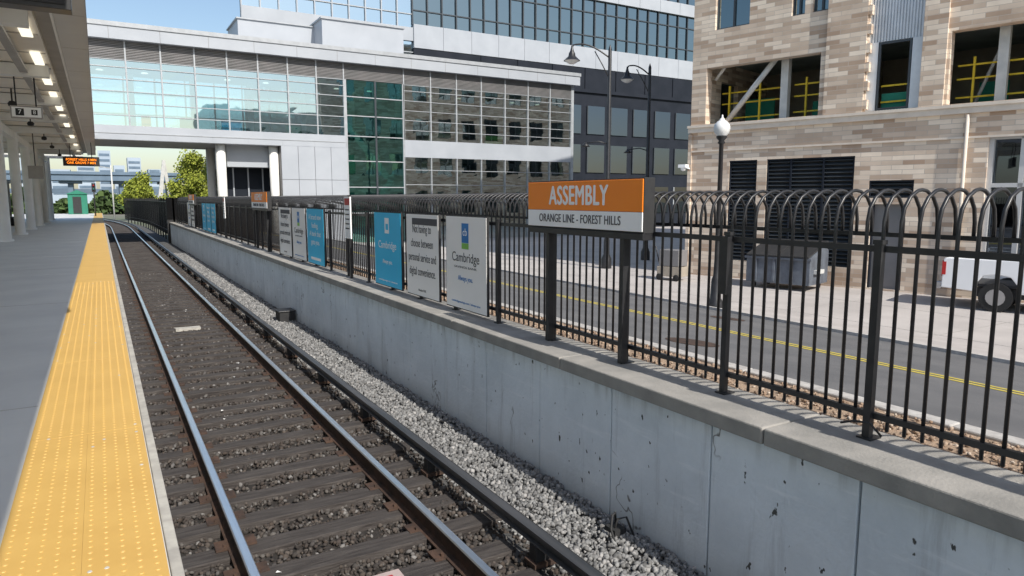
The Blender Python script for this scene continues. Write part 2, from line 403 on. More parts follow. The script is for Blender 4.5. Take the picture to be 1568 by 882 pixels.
for y in (40,): b.box(-2.8,-2.2,y,y+.1,.9,1.5,m_ceild); b.tube([(-2.5,y+.05,1.5),(-2.5,y+.05,3.0)],.02,m_blackm)
b.obj('speakers_and_cameras',cp)
d=E('information_display'); b=B(); b.box(-2.4,-.10,7.56,7.76,1.66,2.2,m_black); b.box(-2.35,-.15,7.548,7.56,1.70,2.14,m_blackm)
for X in (-2.0,-.5): b.tube([(X,7.66,2.2),(X,7.66,3.0)],.02,m_black)
b.obj('housing',d,bevel=.01)
d=E('hanging_sign'); b=B(); b.box(-1.62,-1.0,19.8,19.9,1.82,2.1,m_ceild); b.box(-1.59,-1.03,19.79,19.8,1.85,2.07,m_signw)
for X in (-1.5,-1.12): b.tube([(X,19.85,2.1),(X,19.85,2.98)],.015,m_blackm)
b.obj('board',d); 
b=B(); b.box(-1.52,-1.36,19.783,19.79,1.88,2.04,m_blackm); b.box(-1.22,-1.10,19.783,19.79,1.9,2.02,m_blackm); b.obj('symbols',d); T('7',(-1.44,19.782,1.96),.14,m_signw,d,rot=(rad(90),0,0)); T('8',(-1.16,19.782,1.96),.12,m_signw,d,rot=(rad(90),0,0))
d=E('led_departure_sign'); b=B(); b.box(-1.55,.15,44.9,45.1,1.72,2.22,m_black)
for X in (-1.2,-.2): b.tube([(X,45,2.2),(X,45,3.0)],.02,m_black)
b.obj('housing',d); T('FOREST HILLS 4 MIN\nOAK GROVE 7 MIN',(-.7,44.88,1.97),.17,m_led,d,width=1.4,rot=(rad(90),0,0),bold=.002)
g=E('green_shed'); b=B(); b.box(-2.6,-1.0,79,80.6,-1.56,.35,m_greenp); b.prism([(-2.75,.35),(-.85,.35),(-1.8,.75)],'y',78.9,80.7,m_greenp)
b.box(-2.2,-1.5,78.97,79.0,-1.5,.1,m_blackm); b.obj('hut',g)
g=E('railway_signal'); b=B(); b.tube([(-.35,70,-1.57),(-.35,70,1.2)],.05,m_black); b.box(-.5,-.2,69.9,70.1,.5,1.25,m_black); b.tube([(-.35,69.88,1.05),(-.35,69.8,1.05)],.06,m_red,10); b.tube([(-.35,69.88,.75),(-.35,69.8,.75)],.06,m_greenp,10); b.obj('mast',g)
def bench(y,x=-4.2):
    g=E('platform_bench'); b=B(); b.box(x-.25,x+.25,y,y+1.8,-1.13,-1.08,m_blackm); b.box(x-.28,x-.24,y,y+1.8,-1.0,-.65,m_blackm)
    for yy in (y+.2,y+1.6): b.box(x-.2,x+.2,yy,yy+.06,-1.566,-1.13,m_blackm)
    b.obj('frame',g)
bench(40); bench(48)

# ---------------------------------------------------------------- retaining wall
rw=E('retaining_wall')
b=B(); y=3.56-1.19*5
while y<50:
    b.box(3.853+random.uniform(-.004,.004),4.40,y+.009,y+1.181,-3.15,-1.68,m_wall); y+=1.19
b.obj('panels',rw,bevel=.005)
b=B(); b.box(3.90,4.38,-3,50,-3.15,-1.69,m_blackm); b.obj('core',rw)
b=B(); y=3.05-2.44*3
while y<50: b.box(3.79,4.42,y+.006,y+2.434,-1.677,-1.556,m_cap); y+=2.44
b.obj('coping',rw,bevel=.012)

# ---------------------------------------------------------------- street side
def gz(x): return -1.60 if x<5.1 else max(-2.9,-1.60-(x-5.1)*.131)
b=B(); b.box(4.43,4.96,-12,50,-3.2,-1.585,m_sand); b.obj('planting_strip')
p_,s_=scatter(5000,4.44,4.95,.5,22,-1.585,.006,.016); stones('mulch_chips',p_,s_,Mstone('mulch_chips',[(.22,.14,.09),(.40,.30,.22),(.30,.20,.14),(.5,.42,.34)]),None)
b=B(); y=-12
while y<50: b.box(4.96,5.10,y+.004,y+1.8,-3.2,-1.56,m_kerb); y+=1.804
b.obj('kerb',bevel=.012)
def slopebox(b,x0,x1,y0,y1,dz,m,th=.3):
    xs=[x0]+([15.02] if x0<15.02<x1 else [])+[x1]
    for a,c in zip(xs[:-1],xs[1:]):
        za=gz(a)-.06+dz; zc=gz(c)-.06+dz
        b.add([(a,y0,za),(c,y0,zc),(c,y1,zc),(a,y1,za),(a,y0,za-th),(c,y0,zc-th),(c,y1,zc-th),(a,y1,za-th)],[(0,1,2,3),(4,7,6,5),(0,4,5,1),(1,5,6,2),(2,6,7,3),(3,7,4,0)],m)
b=B(); slopebox(b,5.1,12.2,-90,62,0,m_asph); b.obj('road')
b=B(); slopebox(b,12.2,60,-90,62,.0,m_pave); b.obj('pavement')
b=B()
slopebox(b,8.27,8.37,-30,60,.005,m_ypaint,.002); slopebox(b,8.47,8.57,-30,60,.005,m_ypaint,.002)
b.obj('road_centre_line')
b=B(); slopebox(b,12.05,12.25,-30,60,.06,m_kerb,.3); b.obj('kerb')
b=B()
for y in range(-20,60,4): slopebox(b,12.3,22,y,y+.03,.003,m_ceild,.002)
for x in (15.5,18.5): b.box(x,x+.03,-20,60,-2.959,-2.956,m_ceild)
b.obj('pavement_joints')
b=B()
for x,y in ((6.4,6.3),(10.6,9.5)):
    zc=gz(x)-.06; k=20
    vs=[(x+.34*math.cos(2*math.pi*j/k),y+.34*math.sin(2*math.pi*j/k),gz(x+.34*math.cos(2*math.pi*j/k))-.055) for j in range(k)]; b.add(vs,[tuple(range(k))],m_rust)
b.obj('manhole_covers')

# fence
def picket_fence(name,X,y0,posts,sp,zb,arc=True):
    f=E(name); b=B(); n=11; R=.20
    y=y0; k=0
    while k<posts*n:
        zc=-.15
        pts=[(X,y,zb+.07),(X,y,zc)]
        for a in ((25,50,75,90,105,130,155,180) if y<16 else (45,90,135,180)): pts.append((X+R-R*math.cos(rad(a)),y,zc+R*math.sin(rad(a))))
        pts.append((X+2*R,y,zc-.10))
        b.tube(pts,.0118,m_black,4 if y>14 else 6,True)
        y+=sp/n; k+=1
    b.obj('pickets',f)
    b=B(); yend=y0+posts*sp
    for z in (-.32,-1.40): b.box(X-.018,X+.018,y0,yend,z-.02,z+.02,m_black)
    b.box(X+2*R-.012,X+2*R+.012,y0,yend,-.265,-.235,m_black)
    b.obj('rails',f)
    b=B()
    for k in range(posts+1):
        yy=y0+k*sp
        b.box(X-.05,X-.006,yy-.025,yy+.025,zb,-.28,m_black); b.box(X-.07,X+.05,yy-.05,yy+.05,zb,zb+.012,m_black)
        b.box(X-.056,X,yy-.032,yy+.032,-.29,-.262,m_black)
    b.obj('posts',f)
    return f
picket_fence('metal_fence',4.24,2.57-1.22*3,41,1.22,-1.556)
b=B()
b.box(4.16,4.20,3.76,3.84,-.75,-.30,m_black); b.tube([(4.17,2.45,-1.5),(4.12,2.5,-1.42),(4.14,2.62,-1.44),(4.2,2.75,-1.5)],.008,m_blackm,5); b.obj('fence_latch')
f=E('black_fence'); b=B()
for i in range(190):
    y=50+i*.25; X=4.1+curve(y)
    b.box(X-.015,X+.015,y,y+.03,-2.6,-.1,m_black)
for i in range(19):
    y=50+i*2.5; X=4.1+curve(y); b.box(X-.05,X+.05,y,y+.1,-3.1,.0,m_black)
b.obj('pickets',f); b=B(); 
for z in (-.3,-2.3): b.sweep([(-.02,z),(.02,z),(.02,z+.05),(-.02,z+.05)],[(4.1+curve(y),y) for y in range(50,98,4)],m_black)
b.obj('rails',f)
b=B(); b.box(3.7,4.4,50.0,50.1,-3.1,-.0,m_blackm); b.obj('fence_end_panel')

# ---------------------------------------------------------------- station signs
def station_sign(y0,y1,zt=.165,zb=-.30,full=True):
    g=E('station_name_sign'); b=B(); X=4.10
    b.box(X+.002,X+.125,y0-.005,y1+.005,zb-.015,zt+.012,m_blackm)
    b.box(X+.0,X+.13,y0,y1-.0,zb-.075,zb-.016,m_black)
    b.box(X-.012,X+.0,y0,y1,zb+.175,zt,m_orange); b.box(X-.012,X+.0,y0,y1,zb,zb+.173,m_signw)
    for yy in (y0+.31,y1-.34): b.box(X+.02,X+.09,yy-.03,yy+.03,-1.55,zb-.076,m_black)
    b.obj('panel',g,bevel=.004)
    L=y1-y0; yc=(y0+y1)/2
    for k,(dy,dz) in enumerate(((0,0),(.007,0),(-.007,0),(0,.004),(0,-.004),(.0035,0),(-.0035,0))):
        T('ASSEMBLY',(X-.0142-.0002*k,yc+.03+dy,zb+.315+dz),.27,m_signw,g,width=L*.52,ext=.001,chars=1.08)
    T('ORANGE LINE - FOREST HILLS',(X-.015,yc+.03,zb+.088),.12,m_grayt,g,width=L*.72,bold=.0,chars=1.05)
station_sign(4.67,6.56); station_sign(20.6,22.9); station_sign(38.5,40.8)

# ---------------------------------------------------------------- posters
def poster(y0,y1,kind,zt=-.235,zb=-1.50):
    g=E('advertising_poster'); X=4.14; b=B()
    b.box(X,X+.03,y0,y1,zb,zt,m_blackm)
    mb=m_postb if kind in('blue','blue2') else m_postw
    b.box(X-.006,X,y0+.014,y1-.014,zb+.014,zt-.014,mb)
    yc=(y0+y1)/2; W=y1-y0; H=zt-zb; X2=X-.0085
    if kind=='logo' or kind=='blue':
        a=m_blue if kind=='logo' else m_signw
        b.box(X-.0085,X-.0062,yc-.10,yc+.10,zt-.36,zt-.10,a)
        if kind=='logo':
            b.box(X-.0085,X-.0062,yc-.10,yc+.10,zt-.44,zt-.363,m_green)
            T('cb',(X-.011,yc,zt-.22),.14,m_signw,g,ext=.001)
            T('SAVINGS BANK',(X2,yc,zt-.69),.04,m_grayt,g,width=W*.55,ext=.001)
        else: b.box(X-.0105,X-.0086,yc-.07,yc+.05,zt-.30,zt-.2,m_postb)
        mt=m_blue if kind=='logo' else m_signw
        T('Cambridge',(X2,yc,zt-.56),.18,m_grayt if kind=='logo' else mt,g,width=W*.66,ext=.001)
        T('Always you.',(X2,yc,zt-.84),.10,mt,g,width=W*.36,ext=.001)
        T('cambridgesavings.com / always-you',(X2,yc,zb+.10),.04,mt,g,width=W*.7,ext=.001)
    elif kind=='text':
        T('Not having to\nchoose between\npersonal service and\ndigital convenience.',(X2,yc,zt-.56),.18,m_grayt,g,width=W*.84,ext=.001,bold=.0,spacing=1.2)
        b.box(X-.0085,X-.0062,y0+.05,y1-.25,zt-.17,zt-.07,m_grayt)
        T('Member FDIC',(X2,yc,zb+.10),.05,m_grayt,g,ext=.001)
    elif kind=='blue2':
        T('A brand new\nfeeling.\nA bank that\ngets you.',(X2,yc,zt-.48),.17,m_signw,g,width=W*.74,bold=.0,ext=.001,spacing=1.1)
        b.box(X-.0085,X-.0062,y0+.3,y1-.3,zb+.1,zb+.16,m_signw)
    b.obj('board',g)
poster(7.61,8.81,'logo'); poster(9.05,10.27,'text'); poster(10.50,11.76,'blue')
poster(15.0,16.4,'blue2'); poster(16.55,17.85,'logo'); poster(18.0,19.35,'text')
poster(31.4,32.7,'blue2'); poster(32.85,34.2,'blue2'); poster(34.35,35.7,'blue'); poster(38.9,40.3,'text'); poster(40.5,42.0,'logo')
def small_sign(y):
    g=E('notice_sign'); b=B(); b.box(4.10,4.125,y,y+.36,-.78,.02,m_signw); b.box(4.097,4.0995,y+.03,y+.33,-.14,-.01,m_red)
    for k in range(5): b.box(4.097,4.0995,y+.06,y+.30,-.24-k*.09,-.215-k*.09,m_grayt)
    b.box(4.126,4.17,y+.14,y+.21,-1.55,.05,m_black); b.obj('plate',g)
small_sign(13.0); small_sign(28.5)

# ---------------------------------------------------------------- pedestrian bridge
pb=E('pedestrian_bridge'); Y=45
b=B()
b.box(-14,32.4,Y-.5,Y+6.5,8.56,9.4,m_white); b.box(-14,32.45,Y-.56,Y-.502,9.22,9.46,m_mull)
b.box(-14,14.05,Y-.1,Y+6,3.2,4.0,m_white); b.box(-14,14.0,Y-.14,Y-.102,3.55,3.60,m_mull); b.box(18.1,32,Y-.1,Y+6,2.75,3.9,m_white)
b.box(-14,32,Y+.15,Y+6,7.56,7.7,m_white)
for i in range(4):
    for j in range(3): b.box(9.9+i*1.04+.012,9.9+(i+1)*1.04-.012,Y-.14,Y-.05,-3+j*2.07+.012,-3+(j+1)*2.07-.012,m_white)
b.box(9.9,14.05,Y-.05,Y+6,-3.1,3.2,m_louv)
for i in range(14): b.box(-14+i*2.0+.01,-14+i*2+1.99,Y-.115,Y-.101,3.22,3.54,m_white)
for i in range(19): b.box(-14+i*2.5,-14+i*2.5+.02,Y-.504,Y-.5,8.56,9.2,m_louv)
b.box(13.6,19.4,Y+3,Y+8,9.4,11.9,m_white); b.box(13.5,19.5,Y+2.9,Y+8.1,11.9,12.0,m_mull); b.box(8.6,13.6,Y+5,Y+9,9.4,11.7,m_white); b.box(8.5,13.6,Y+4.9,Y+9,11.7,11.78,m_mull)
b.box(19.4,32,Y+5,Y+9,9.4,10.6,m_white)
b.box(6.9,9.9,Y+1,Y+6,1.9,3.2,m_white); b.box(6.9,9.9,Y+2.5,Y+2.6,-3,1.9,m_dark)
for X in (7.4,8.3,9.2): b.box(X,X+.08,Y+2.4,Y+2.5,-3,1.9,m_white)
b.obj('cladding',pb)
b=B()
for X in (6.5,9.6): b.tube([(X,Y+.6,-3.1),(X,Y+.6,3.2)],.28,m_white2,16)
b.tube([(6.5,Y+5,-3.1),(6.5,Y+5,3.2)],.28,m_white2,16)
b.obj('columns',pb)
b=B()
for k in range(11): b.box(-14,32,Y-.06,Y+.02,7.6+k*.087,7.65+k*.087,m_louv)
b.box(-14,32,Y+.02,Y+.14,7.56,8.56,m_louv)
b.obj('louvres',pb)
b=B()
def panes(b,x0,x1,nx,zs,m,y=Y):
    w=(x1-x0)/nx
    for i in range(nx):
        for z0,z1 in zip(zs[:-1],zs[1:]):
            t=[random.uniform(-.004,.004) for _ in range(4)]
            a=x0+i*w; c=a+w
            b.add([(a,y+.01+t[0],z0),(c,y+.01+t[1],z0),(c,y+.01+t[2],z1),(a,y+.01+t[3],z1)],[(0,1,2),(0,2,3)],m)
panes(b,-13.99,14.03,16,(4.0,5.2,6.5,7.56),m_glassT)
panes(b,14.15,18.0,2,(-3,-1,.7,2.4,4.0,5.3,6.5,7.56),m_glassG)
panes(b,18.1,31.9,7,(3.9,5.2,6.5,7.56),m_glassR); panes(b,18.1,31.9,7,(-3,-.1,.9,1.9,2.75),m_glassR)
b.box(-14,14,Y+5.6,Y+5.62,4.0,7.56,m_glassK)
b.obj('glazing',pb)
b=B()
xs=[-14+1.75*i for i in range(17)]
for X in xs: b.box(X-.04,X+.04,Y-.10,Y-.006,4.0,8.56,m_mull); b.box(X-.05,X+.05,Y+5.5,Y+5.58,4.0,7.56,m_mull)
xs2=[18.1+1.97*i for i in range(8)]
for X in xs2: b.box(X-.04,X+.04,Y-.1,Y-.006,3.9,8.56,m_mull); b.box(X-.03,X+.03,Y-.1,Y-.006,-3,2.75,m_mull)
for z in (4.55,5.2,5.85,6.5,7.15,7.54): b.box(-14,14.05,Y-.08,Y-.007,z-.022,z+.022,m_mull); b.box(18.1,32,Y-.08,Y-.007,z-.018,z+.018,m_mull)
for z in (5.2,6.5): b.box(-14,14,Y+5.5,Y+5.58,z-.03,z+.03,m_mull)
for z in (1.9,.9,-.1): b.box(18.1,32,Y-.08,Y-.007,z-.02,z+.02,m_mull)
for X in (14.1,16.1,18.05): b.box(X-.06,X+.06,Y-.1,Y-.006,-3,7.56,m_dmull if X==16.1 else m_mull)
for z in (-1,.7,2.4,4.0,5.3,6.5): b.box(14.1,18.05,Y-.07,Y-.007,z-.03,z+.03,m_mull)
b.box(31.9,32.1,Y-.12,Y+6,-3,8.56,m_mull)
b.obj('mullions',pb)
b=B()
b.box(14.1,32,Y+5.8,Y+5.9,-3,8.5,m_inner); b.box(18.1,32,Y+.3,Y+5.7,3.5,3.9,m_innerd)
b.box(14.3,17.8,Y+1.4,Y+4,1.2,1.4,m_innerd); b.box(14.3,17.8,Y+1.4,Y+4,4.6,4.8,m_innerd)
b.prism([(14.4,-3),(15,-3),(17.8,1.3),(17.8,1.9)],'y',Y+1.2,Y+1.4,m_mull); b.prism([(17.7,1.3),(17.1,1.3),(14.4,4.7),(14.4,5.3)],'y',Y+1.2,Y+1.4,m_mull)
for X in np.arange(-12,32,3.5): b.box(X,X+.3,Y+4.9,Y+5.3,4,7.56,m_white2)
for X in np.arange(-11,31,2.3): b.lathe((X,Y+2.5,7.3),[(.0,.06),(.16,.05),(.2,0),(0,-.02)],m_yrail if int(X*10)%3==0 else m_lamp,8)
for X,w,mm in ((2.5,.5,m_orange),(7,1.2,m_postb),(21,2,m_innert),(26,1.5,m_green),(4.6,.8,m_innerd),(11,1.0,m_greenp)): b.box(X,X+w,Y+3,Y+3.2,4.0,4.9,mm)
b.obj('interior',pb)

# ---------------------------------------------------------------- office building
ob=E('office_building'); Y=62
b=B(); b.prism([(11,Y+.6),(100,Y+.6),(100,96),(18.2,96)],'z',-3.1,36,m_innerd); b.obj('core',ob)
b=B()
bands=[(13.8,15.9),(20.9,22.2),(27.2,28.5),(33.6,36.2)]
for z0,z1 in bands:
    X=26.0
    while X<100: b.box(X+.015,X+2.985,Y-.25,Y+.05,z0,z1,m_white); X+=3
    b.box(11,26,Y-.1,Y+.05,z0+.6,z1-.3,m_white)
b.obj('spandrels',ob)
b=B()
for z0,z1 in ((15.9,20.9),(22.2,27.2),(28.5,33.6)): 
    panes(b,26,100,49,(z0,(z0+z1)/2,z1),m_glassB,Y+.1)
panes(b,11,26,10,(9,11.7,13.4,15.1,16.8,18.5,20.2,21.9,23.6,25.3,27,30,33.6),m_glassL,Y+.1); b.box(26,100,Y+.1,Y+.12,-3,13.8,m_glassD)
b.obj('windows',ob)
b=B()
X=26.
i=0
while X<100:
    b.box(X-.06,X+.06,Y-.05,Y+.095,15.9,33.6,m_dmull)
    X+=1.5; i+=1
for z in (17.2,19.6,23.5,25.9,29.8,32.2): b.box(26,100,Y-.02,Y+.094,z-.05,z+.05,m_dmull)
for X in np.arange(11,26,1.5): b.box(X-.05,X+.05,Y-.05,Y+.095,9,33.6,m_white)
for z in np.arange(10,33,1.7): b.box(11,26,Y-.02,Y+.094,z-.04,z+.04,m_mull)
b.obj('mullions',ob)
b=B()
X=26.1
while X<75:
    for z0 in (15.95,22.25):
        if random.random()<.5:
            h=random.uniform(.6,3.4); b.box(X,X+1.3,Y+.2,Y+.23,z0+4.9-h,z0+4.9,random.choice((m_ceil,m_innert,m_inner)))
    X+=1.5
b.obj('blinds',ob)
b=B()
X=33.
while X<100:
    b.box(X,X+1.2,Y-.3,Y+.05,-3,13.75,m_dark); X+=4.2
for z0,z1 in ((11.4,13.75),(6.2,7.6),(1.4,2.6),(-3,-2)): b.box(26,100,Y-.2,Y+.04,z0,z1,m_dark)
b.obj('dark_cladding',ob)
lw=E('office_building',(0,0,0)); b=B()
b.box(34,60,54,61,-3.1,9.8,m_dark)
for i in range(9):
    for z0 in (-1.5,2.4,6.0): b.box(34.6+i*2.8,36.6+i*2.8,53.9,53.99,z0,z0+2.6,m_glassD); b.box(34.5+i*2.8,34.6+i*2.8,53.85,53.99,z0,z0+2.6,m_mull if z0<0 else m_dmull)
b.box(33.8,60.2,53.8,61.2,9.8,10.1,m_dark)
b.obj('facade',lw)

# ---------------------------------------------------------------- brick building (local x along facade towards camera)
RB=math.atan2(-.967,.255); C=(19.65,19.8,0); HB=22
bb=E('brick_building',C,RB)
def wall_open(b,x0,x1,z0,z1,ops,ya,yb,m,axis='x'):
    xs=sorted({x0,x1,*[min(max(o[0],x0),x1) for o in ops],*[min(max(o[1],x0),x1) for o in ops]})
    for a,c in zip(xs[:-1],xs[1:]):
        if c-a<1e-6: continue
        mid=(a+c)/2; col=sorted([(o[2],o[3]) for o in ops if o[0]<mid<o[1]])
        z=z0; segs=[]
        for p,q in col:
            if p>z: segs.append((z,p))
            z=max(z,q)
        if z<z1: segs.append((z,z1))
        for p,q in segs:
            if axis=='x': b.box(a,c,ya,yb,p,q,m)
            else: b.box(ya,yb,a,c,p,q,m)
low=[(1.65,2.72,-2.3,1.35),(3.08,6.03,-2.3,1.35),(6.62,7.62,-2.9,-.2),(6.5,7.8,.0,.55),(9.65,13.2,-2.9,1.78)]
row1=[(.6,4.76,2.74,4.78),(8.5,12.6,2.74,4.85),(14,18,2.74,4.85),(20,24,2.74,4.85)]
up=[(.87,2.2,6.1,8.4),(3.7,4.15,6.1,8.4),(4.4,4.95,6.1,8.4),(8.7,12.4,6.3,8.4),(14,18,6.3,8.4),(.87,2.2,9.8,12.1),(3.7,4.9,9.8,12.1),(9,12,9.8,12.1)]
bay=[(6.2,7.75,2.66,15)]
b=B(); wall_open(b,0,26,-3.1,HB,low+row1+up+bay,0,.4,m_brick)
sideops=[]
for i in range(11):
    for z0 in (-1.6,2.4,6.0,9.8,13.2,16.6): sideops.append((1.6+i*2.5,3.0+i*2.5,z0,z0+2.1))
wall_open(b,.4,30,-3.1,HB,sideops,0.0,.35,m_brick,'y')
b.box(4.95,6.18,-.10,-.001,2.72,HB-.5,m_brick); b.box(7.78,8.42,-.10,-.001,2.72,HB-.5,m_brick)
k=0
z=2.8
while z<16: 
    if k%2==0: b.box(6.185,6.30,-.09,.1,z,z+.29,m_brick)
    z+=.29; k+=1
b.obj('walls',bb)
b=B(); b.box(-.05,26,-.11,-.001,2.44,2.70,m_ledge); b.box(-.06,26,-.16,-.112,2.62,2.71,m_ledge)
b.box(-.03,26,-.05,-.002,1.72,1.78,m_ledge)
b.box(0.3,26,-.2,.6,HB,HB+.3,m_ledge); b.box(-.2,.3,-.2,30,HB,HB+.3,m_ledge)
b.obj('ledges',bb)
b=B()
b.box(.4,26,.45,14,2.3,2.6,m_inner); b.box(.4,26,.45,14,5.2,5.5,m_inner); b.box(.4,26,5.5,5.7,-3,16,m_innert)
b.box(.4,26,.45,14,8.8,9.1,m_innerd); b.box(.36,30,.5,30,HB-.4,HB-.1,m_innerd); b.box(4.85,5.0,.45,5.5,2.6,5.2,m_innert)
b.box(12.7,12.9,.45,5.5,2.6,5.2,m_innert)
b.box(.9,1.0,6,30,-3,15.7,m_innerd)
b.obj('interior_floors',bb)
b=B()
for X in (3.3,9.7,11.3,16): b.box(X-.13,X+.13,.6,.85,2.6,5.2,m_steelg)
b.tube([(1.1,.45,2.65),(3.15,.45,5.0)],.10,m_steelg,10)
b.tube([(.7,.5,4.4),(1.3,.5,5.1)],.06,m_steelg,8)
for z in (3.0,3.55,3.95):
    b.box(.62,2.9,1.2,1.25,z,z+.05,m_yrail); b.box(3.5,4.75,1.0,1.05,z,z+.05,m_yrail); b.box(8.5,12.6,1.0,1.05,z,z+.05,m_yrail)
for X in (1.0,2.2,3.9,8.9,10.4,12.0): b.box(X,X+.06,.97,1.03,2.6,4.2,m_yrail)
b.box(10.3,11.0,1.4,1.46,3.0,5.0,m_yrail)
b.tube([(8.9,1.3,2.7),(9.6,1.3,4.7)],.05,m_steelg); b.tube([(12.2,1.3,2.7),(11.5,1.3,4.8)],.05,m_yrail)
b.box(.7,1.9,3,3.05,2.6,3.9,m_net); b.box(8.7,9.5,3,3.05,2.6,3.7,m_net); b.box(3.7,4.6,2.2,2.3,2.6,3.5,m_net)
b.obj('construction_steel',bb)
b=B()
n=18
for i in range(n):
    x=6.2+i*1.55/n
    for z0,z1 in ((2.66,2.75) ,(4.85,15)): b.box(x,x+1.55/n*.55,.13,.18,z0,z1,m_corr)
b.box(6.2,7.75,.18,.3,4.85,15,m_corr); b.box(6.2,6.48,.12,.3,2.75,4.85,m_corr); b.box(7.45,7.75,.12,.3,2.75,4.85,m_corr)
b.obj('metal_cladding',bb)
b=B()
def win(x0,x1,z0,z1,nx=2):
    b.box(x0,x1,.2,.22,z0,z1,m_glassB)
    for i in range(nx+1):
        x=x0+(x1-x0)*i/nx; b.box(x-.03,x+.03,.13,.198,z0,z1,m_dmull)
    for z in (z0+.03,z1-.03,(z0+z1)/2+.3): b.box(x0,x1,.135,.196,z-.03,z+.03,m_dmull)
for o in up: win(*o)
for x in (6.5,7.37): b.box(x,x+.06,.13,.198,2.77,4.83,m_dmull)
b.box(6.56,7.37,.13,.198,4.77,4.83,m_dmull); b.box(6.56,7.37,.13,.198,2.77,2.82,m_dmull)
b.box(6.55,7.4,.4,.44,3.0,3.05,m_yrail); b.box(6.55,7.4,.4,.44,3.5,3.55,m_yrail); b.box(6.55,7.4,.5,.52,2.77,3.3,m_net)
for y0,y1,z0,z1 in sideops: b.box(.14,.16,y0,y1,z0,z1,m_glassB); b.box(.08,.138,(y0+y1)/2-.04,(y0+y1)/2+.04,z0,z1,m_dmull)
b.obj('windows',bb)
b=B()
for x0,x1,z0,z1 in (low[0],low[1],low[3]):
    b.box(x0,x1,.2,.25,z0,z1,m_blackm)
    z=z0+.03
    while z<z1-.05:
        b.add([(x0,.06,z),(x1,.06,z),(x1,.19,z+.08),(x0,.19,z+.08),(x0,.06,z-.012),(x1,.06,z-.012),(x1,.19,z+.068),(x0,.19,z+.068)],[(0,1,2,3),(4,7,6,5),(0,4,5,1)],m_dmull); z+=.135
    b.box(x0,x0+.05,.03,.2,z0,z1,m_dark); b.box(x1-.05,x1,.03,.2,z0,z1,m_dark); b.box(x0+.05,x1-.05,.03,.2,z1-.05,z1,m_dark)
b.box(3.9,3.96,.04,.2,-2.3,1.3,m_dark); b.box(5.0,5.06,.04,.2,-2.3,1.3,m_dark)
b.obj('louvres',bb)
b=B(); b.box(6.62,7.62,.15,.2,-2.9,-.2,m_louv); b.box(7.0,7.03,.13,.149,-2.9,-.2,m_dark); b.box(6.62,6.68,.05,.149,-2.9,-.2,m_dark); b.box(7.56,7.62,.05,.149,-2.9,-.2,m_dark)
b.box(9.65,13.2,.3,.35,-2.9,1.78,m_glassD); 
for X in (9.65,10.4,11.5,13.08): b.box(X,X+.12,.1,.298,-2.9,1.78,m_grayp)
b.box(9.77,13.08,.1,.297,.3,.42,m_grayp); b.box(9.77,13.08,.1,.297,1.66,1.78,m_grayp)
b.obj('doors',bb)
b=B(); b.box(-.32,-.0,-.3,-.05,1.15,1.27,m_signw); b.tube([(0.05,-.02,1.1),(-.05,-.18,1.15)],.03,m_signw,8); b.lathe((-.16,-.18,1.02),[(0,0),(.08,.02),(.1,.1),(.09,.14)],m_signw,10); b.obj('security_camera',bb)
b=B(); b.box(-.05,.1,-.06,-.002,-3,2.4,m_brick); b.tube([(9.1,-.08,-2.9),(9.1,-.08,2.4)],.05,m_ledge,8); b.obj('downpipe',bb)

# neighbouring buildings further down the street
m_brickL=Mbrick('pale_brick',(.74,.64,.50),(.93,.86,.74),(.7,.65,.58),.62,.145)
def facade(b,x0,x1,y,z1,mw):
    ops=[]
    n=int((x1-x0)/3.2)
    for i in range(n):
        for z0 in np.arange(-1,z1-3,3.6): ops.append((x0+.9+i*3.2,x0+2.6+i*3.2,z0,z0+2.2))
    wall_open(b,x0,x1,-3.1,z1,ops,y-.35,y,mw)
    for o in ops: b.box(o[0],o[1],y-.3,y-.25,o[2],o[3],m_glassB)
cb=E('brick_building'); b=B()
facade(b,17,50,-36,15,m_brickL); b.box(17,50,-60,-36.4,-3.1,14.9,m_innert); b.box(16.7,16.99,-60,-36,-3.1,15,m_brickL)
b.obj('walls',cb)
cb=E('brick_building'); b=B(); facade(b,-40,4.5,-95,9,m_brickL); b.box(-40,4.5,-110,-95.4,-3.1,8.9,m_innert); b.obj('walls',cb)

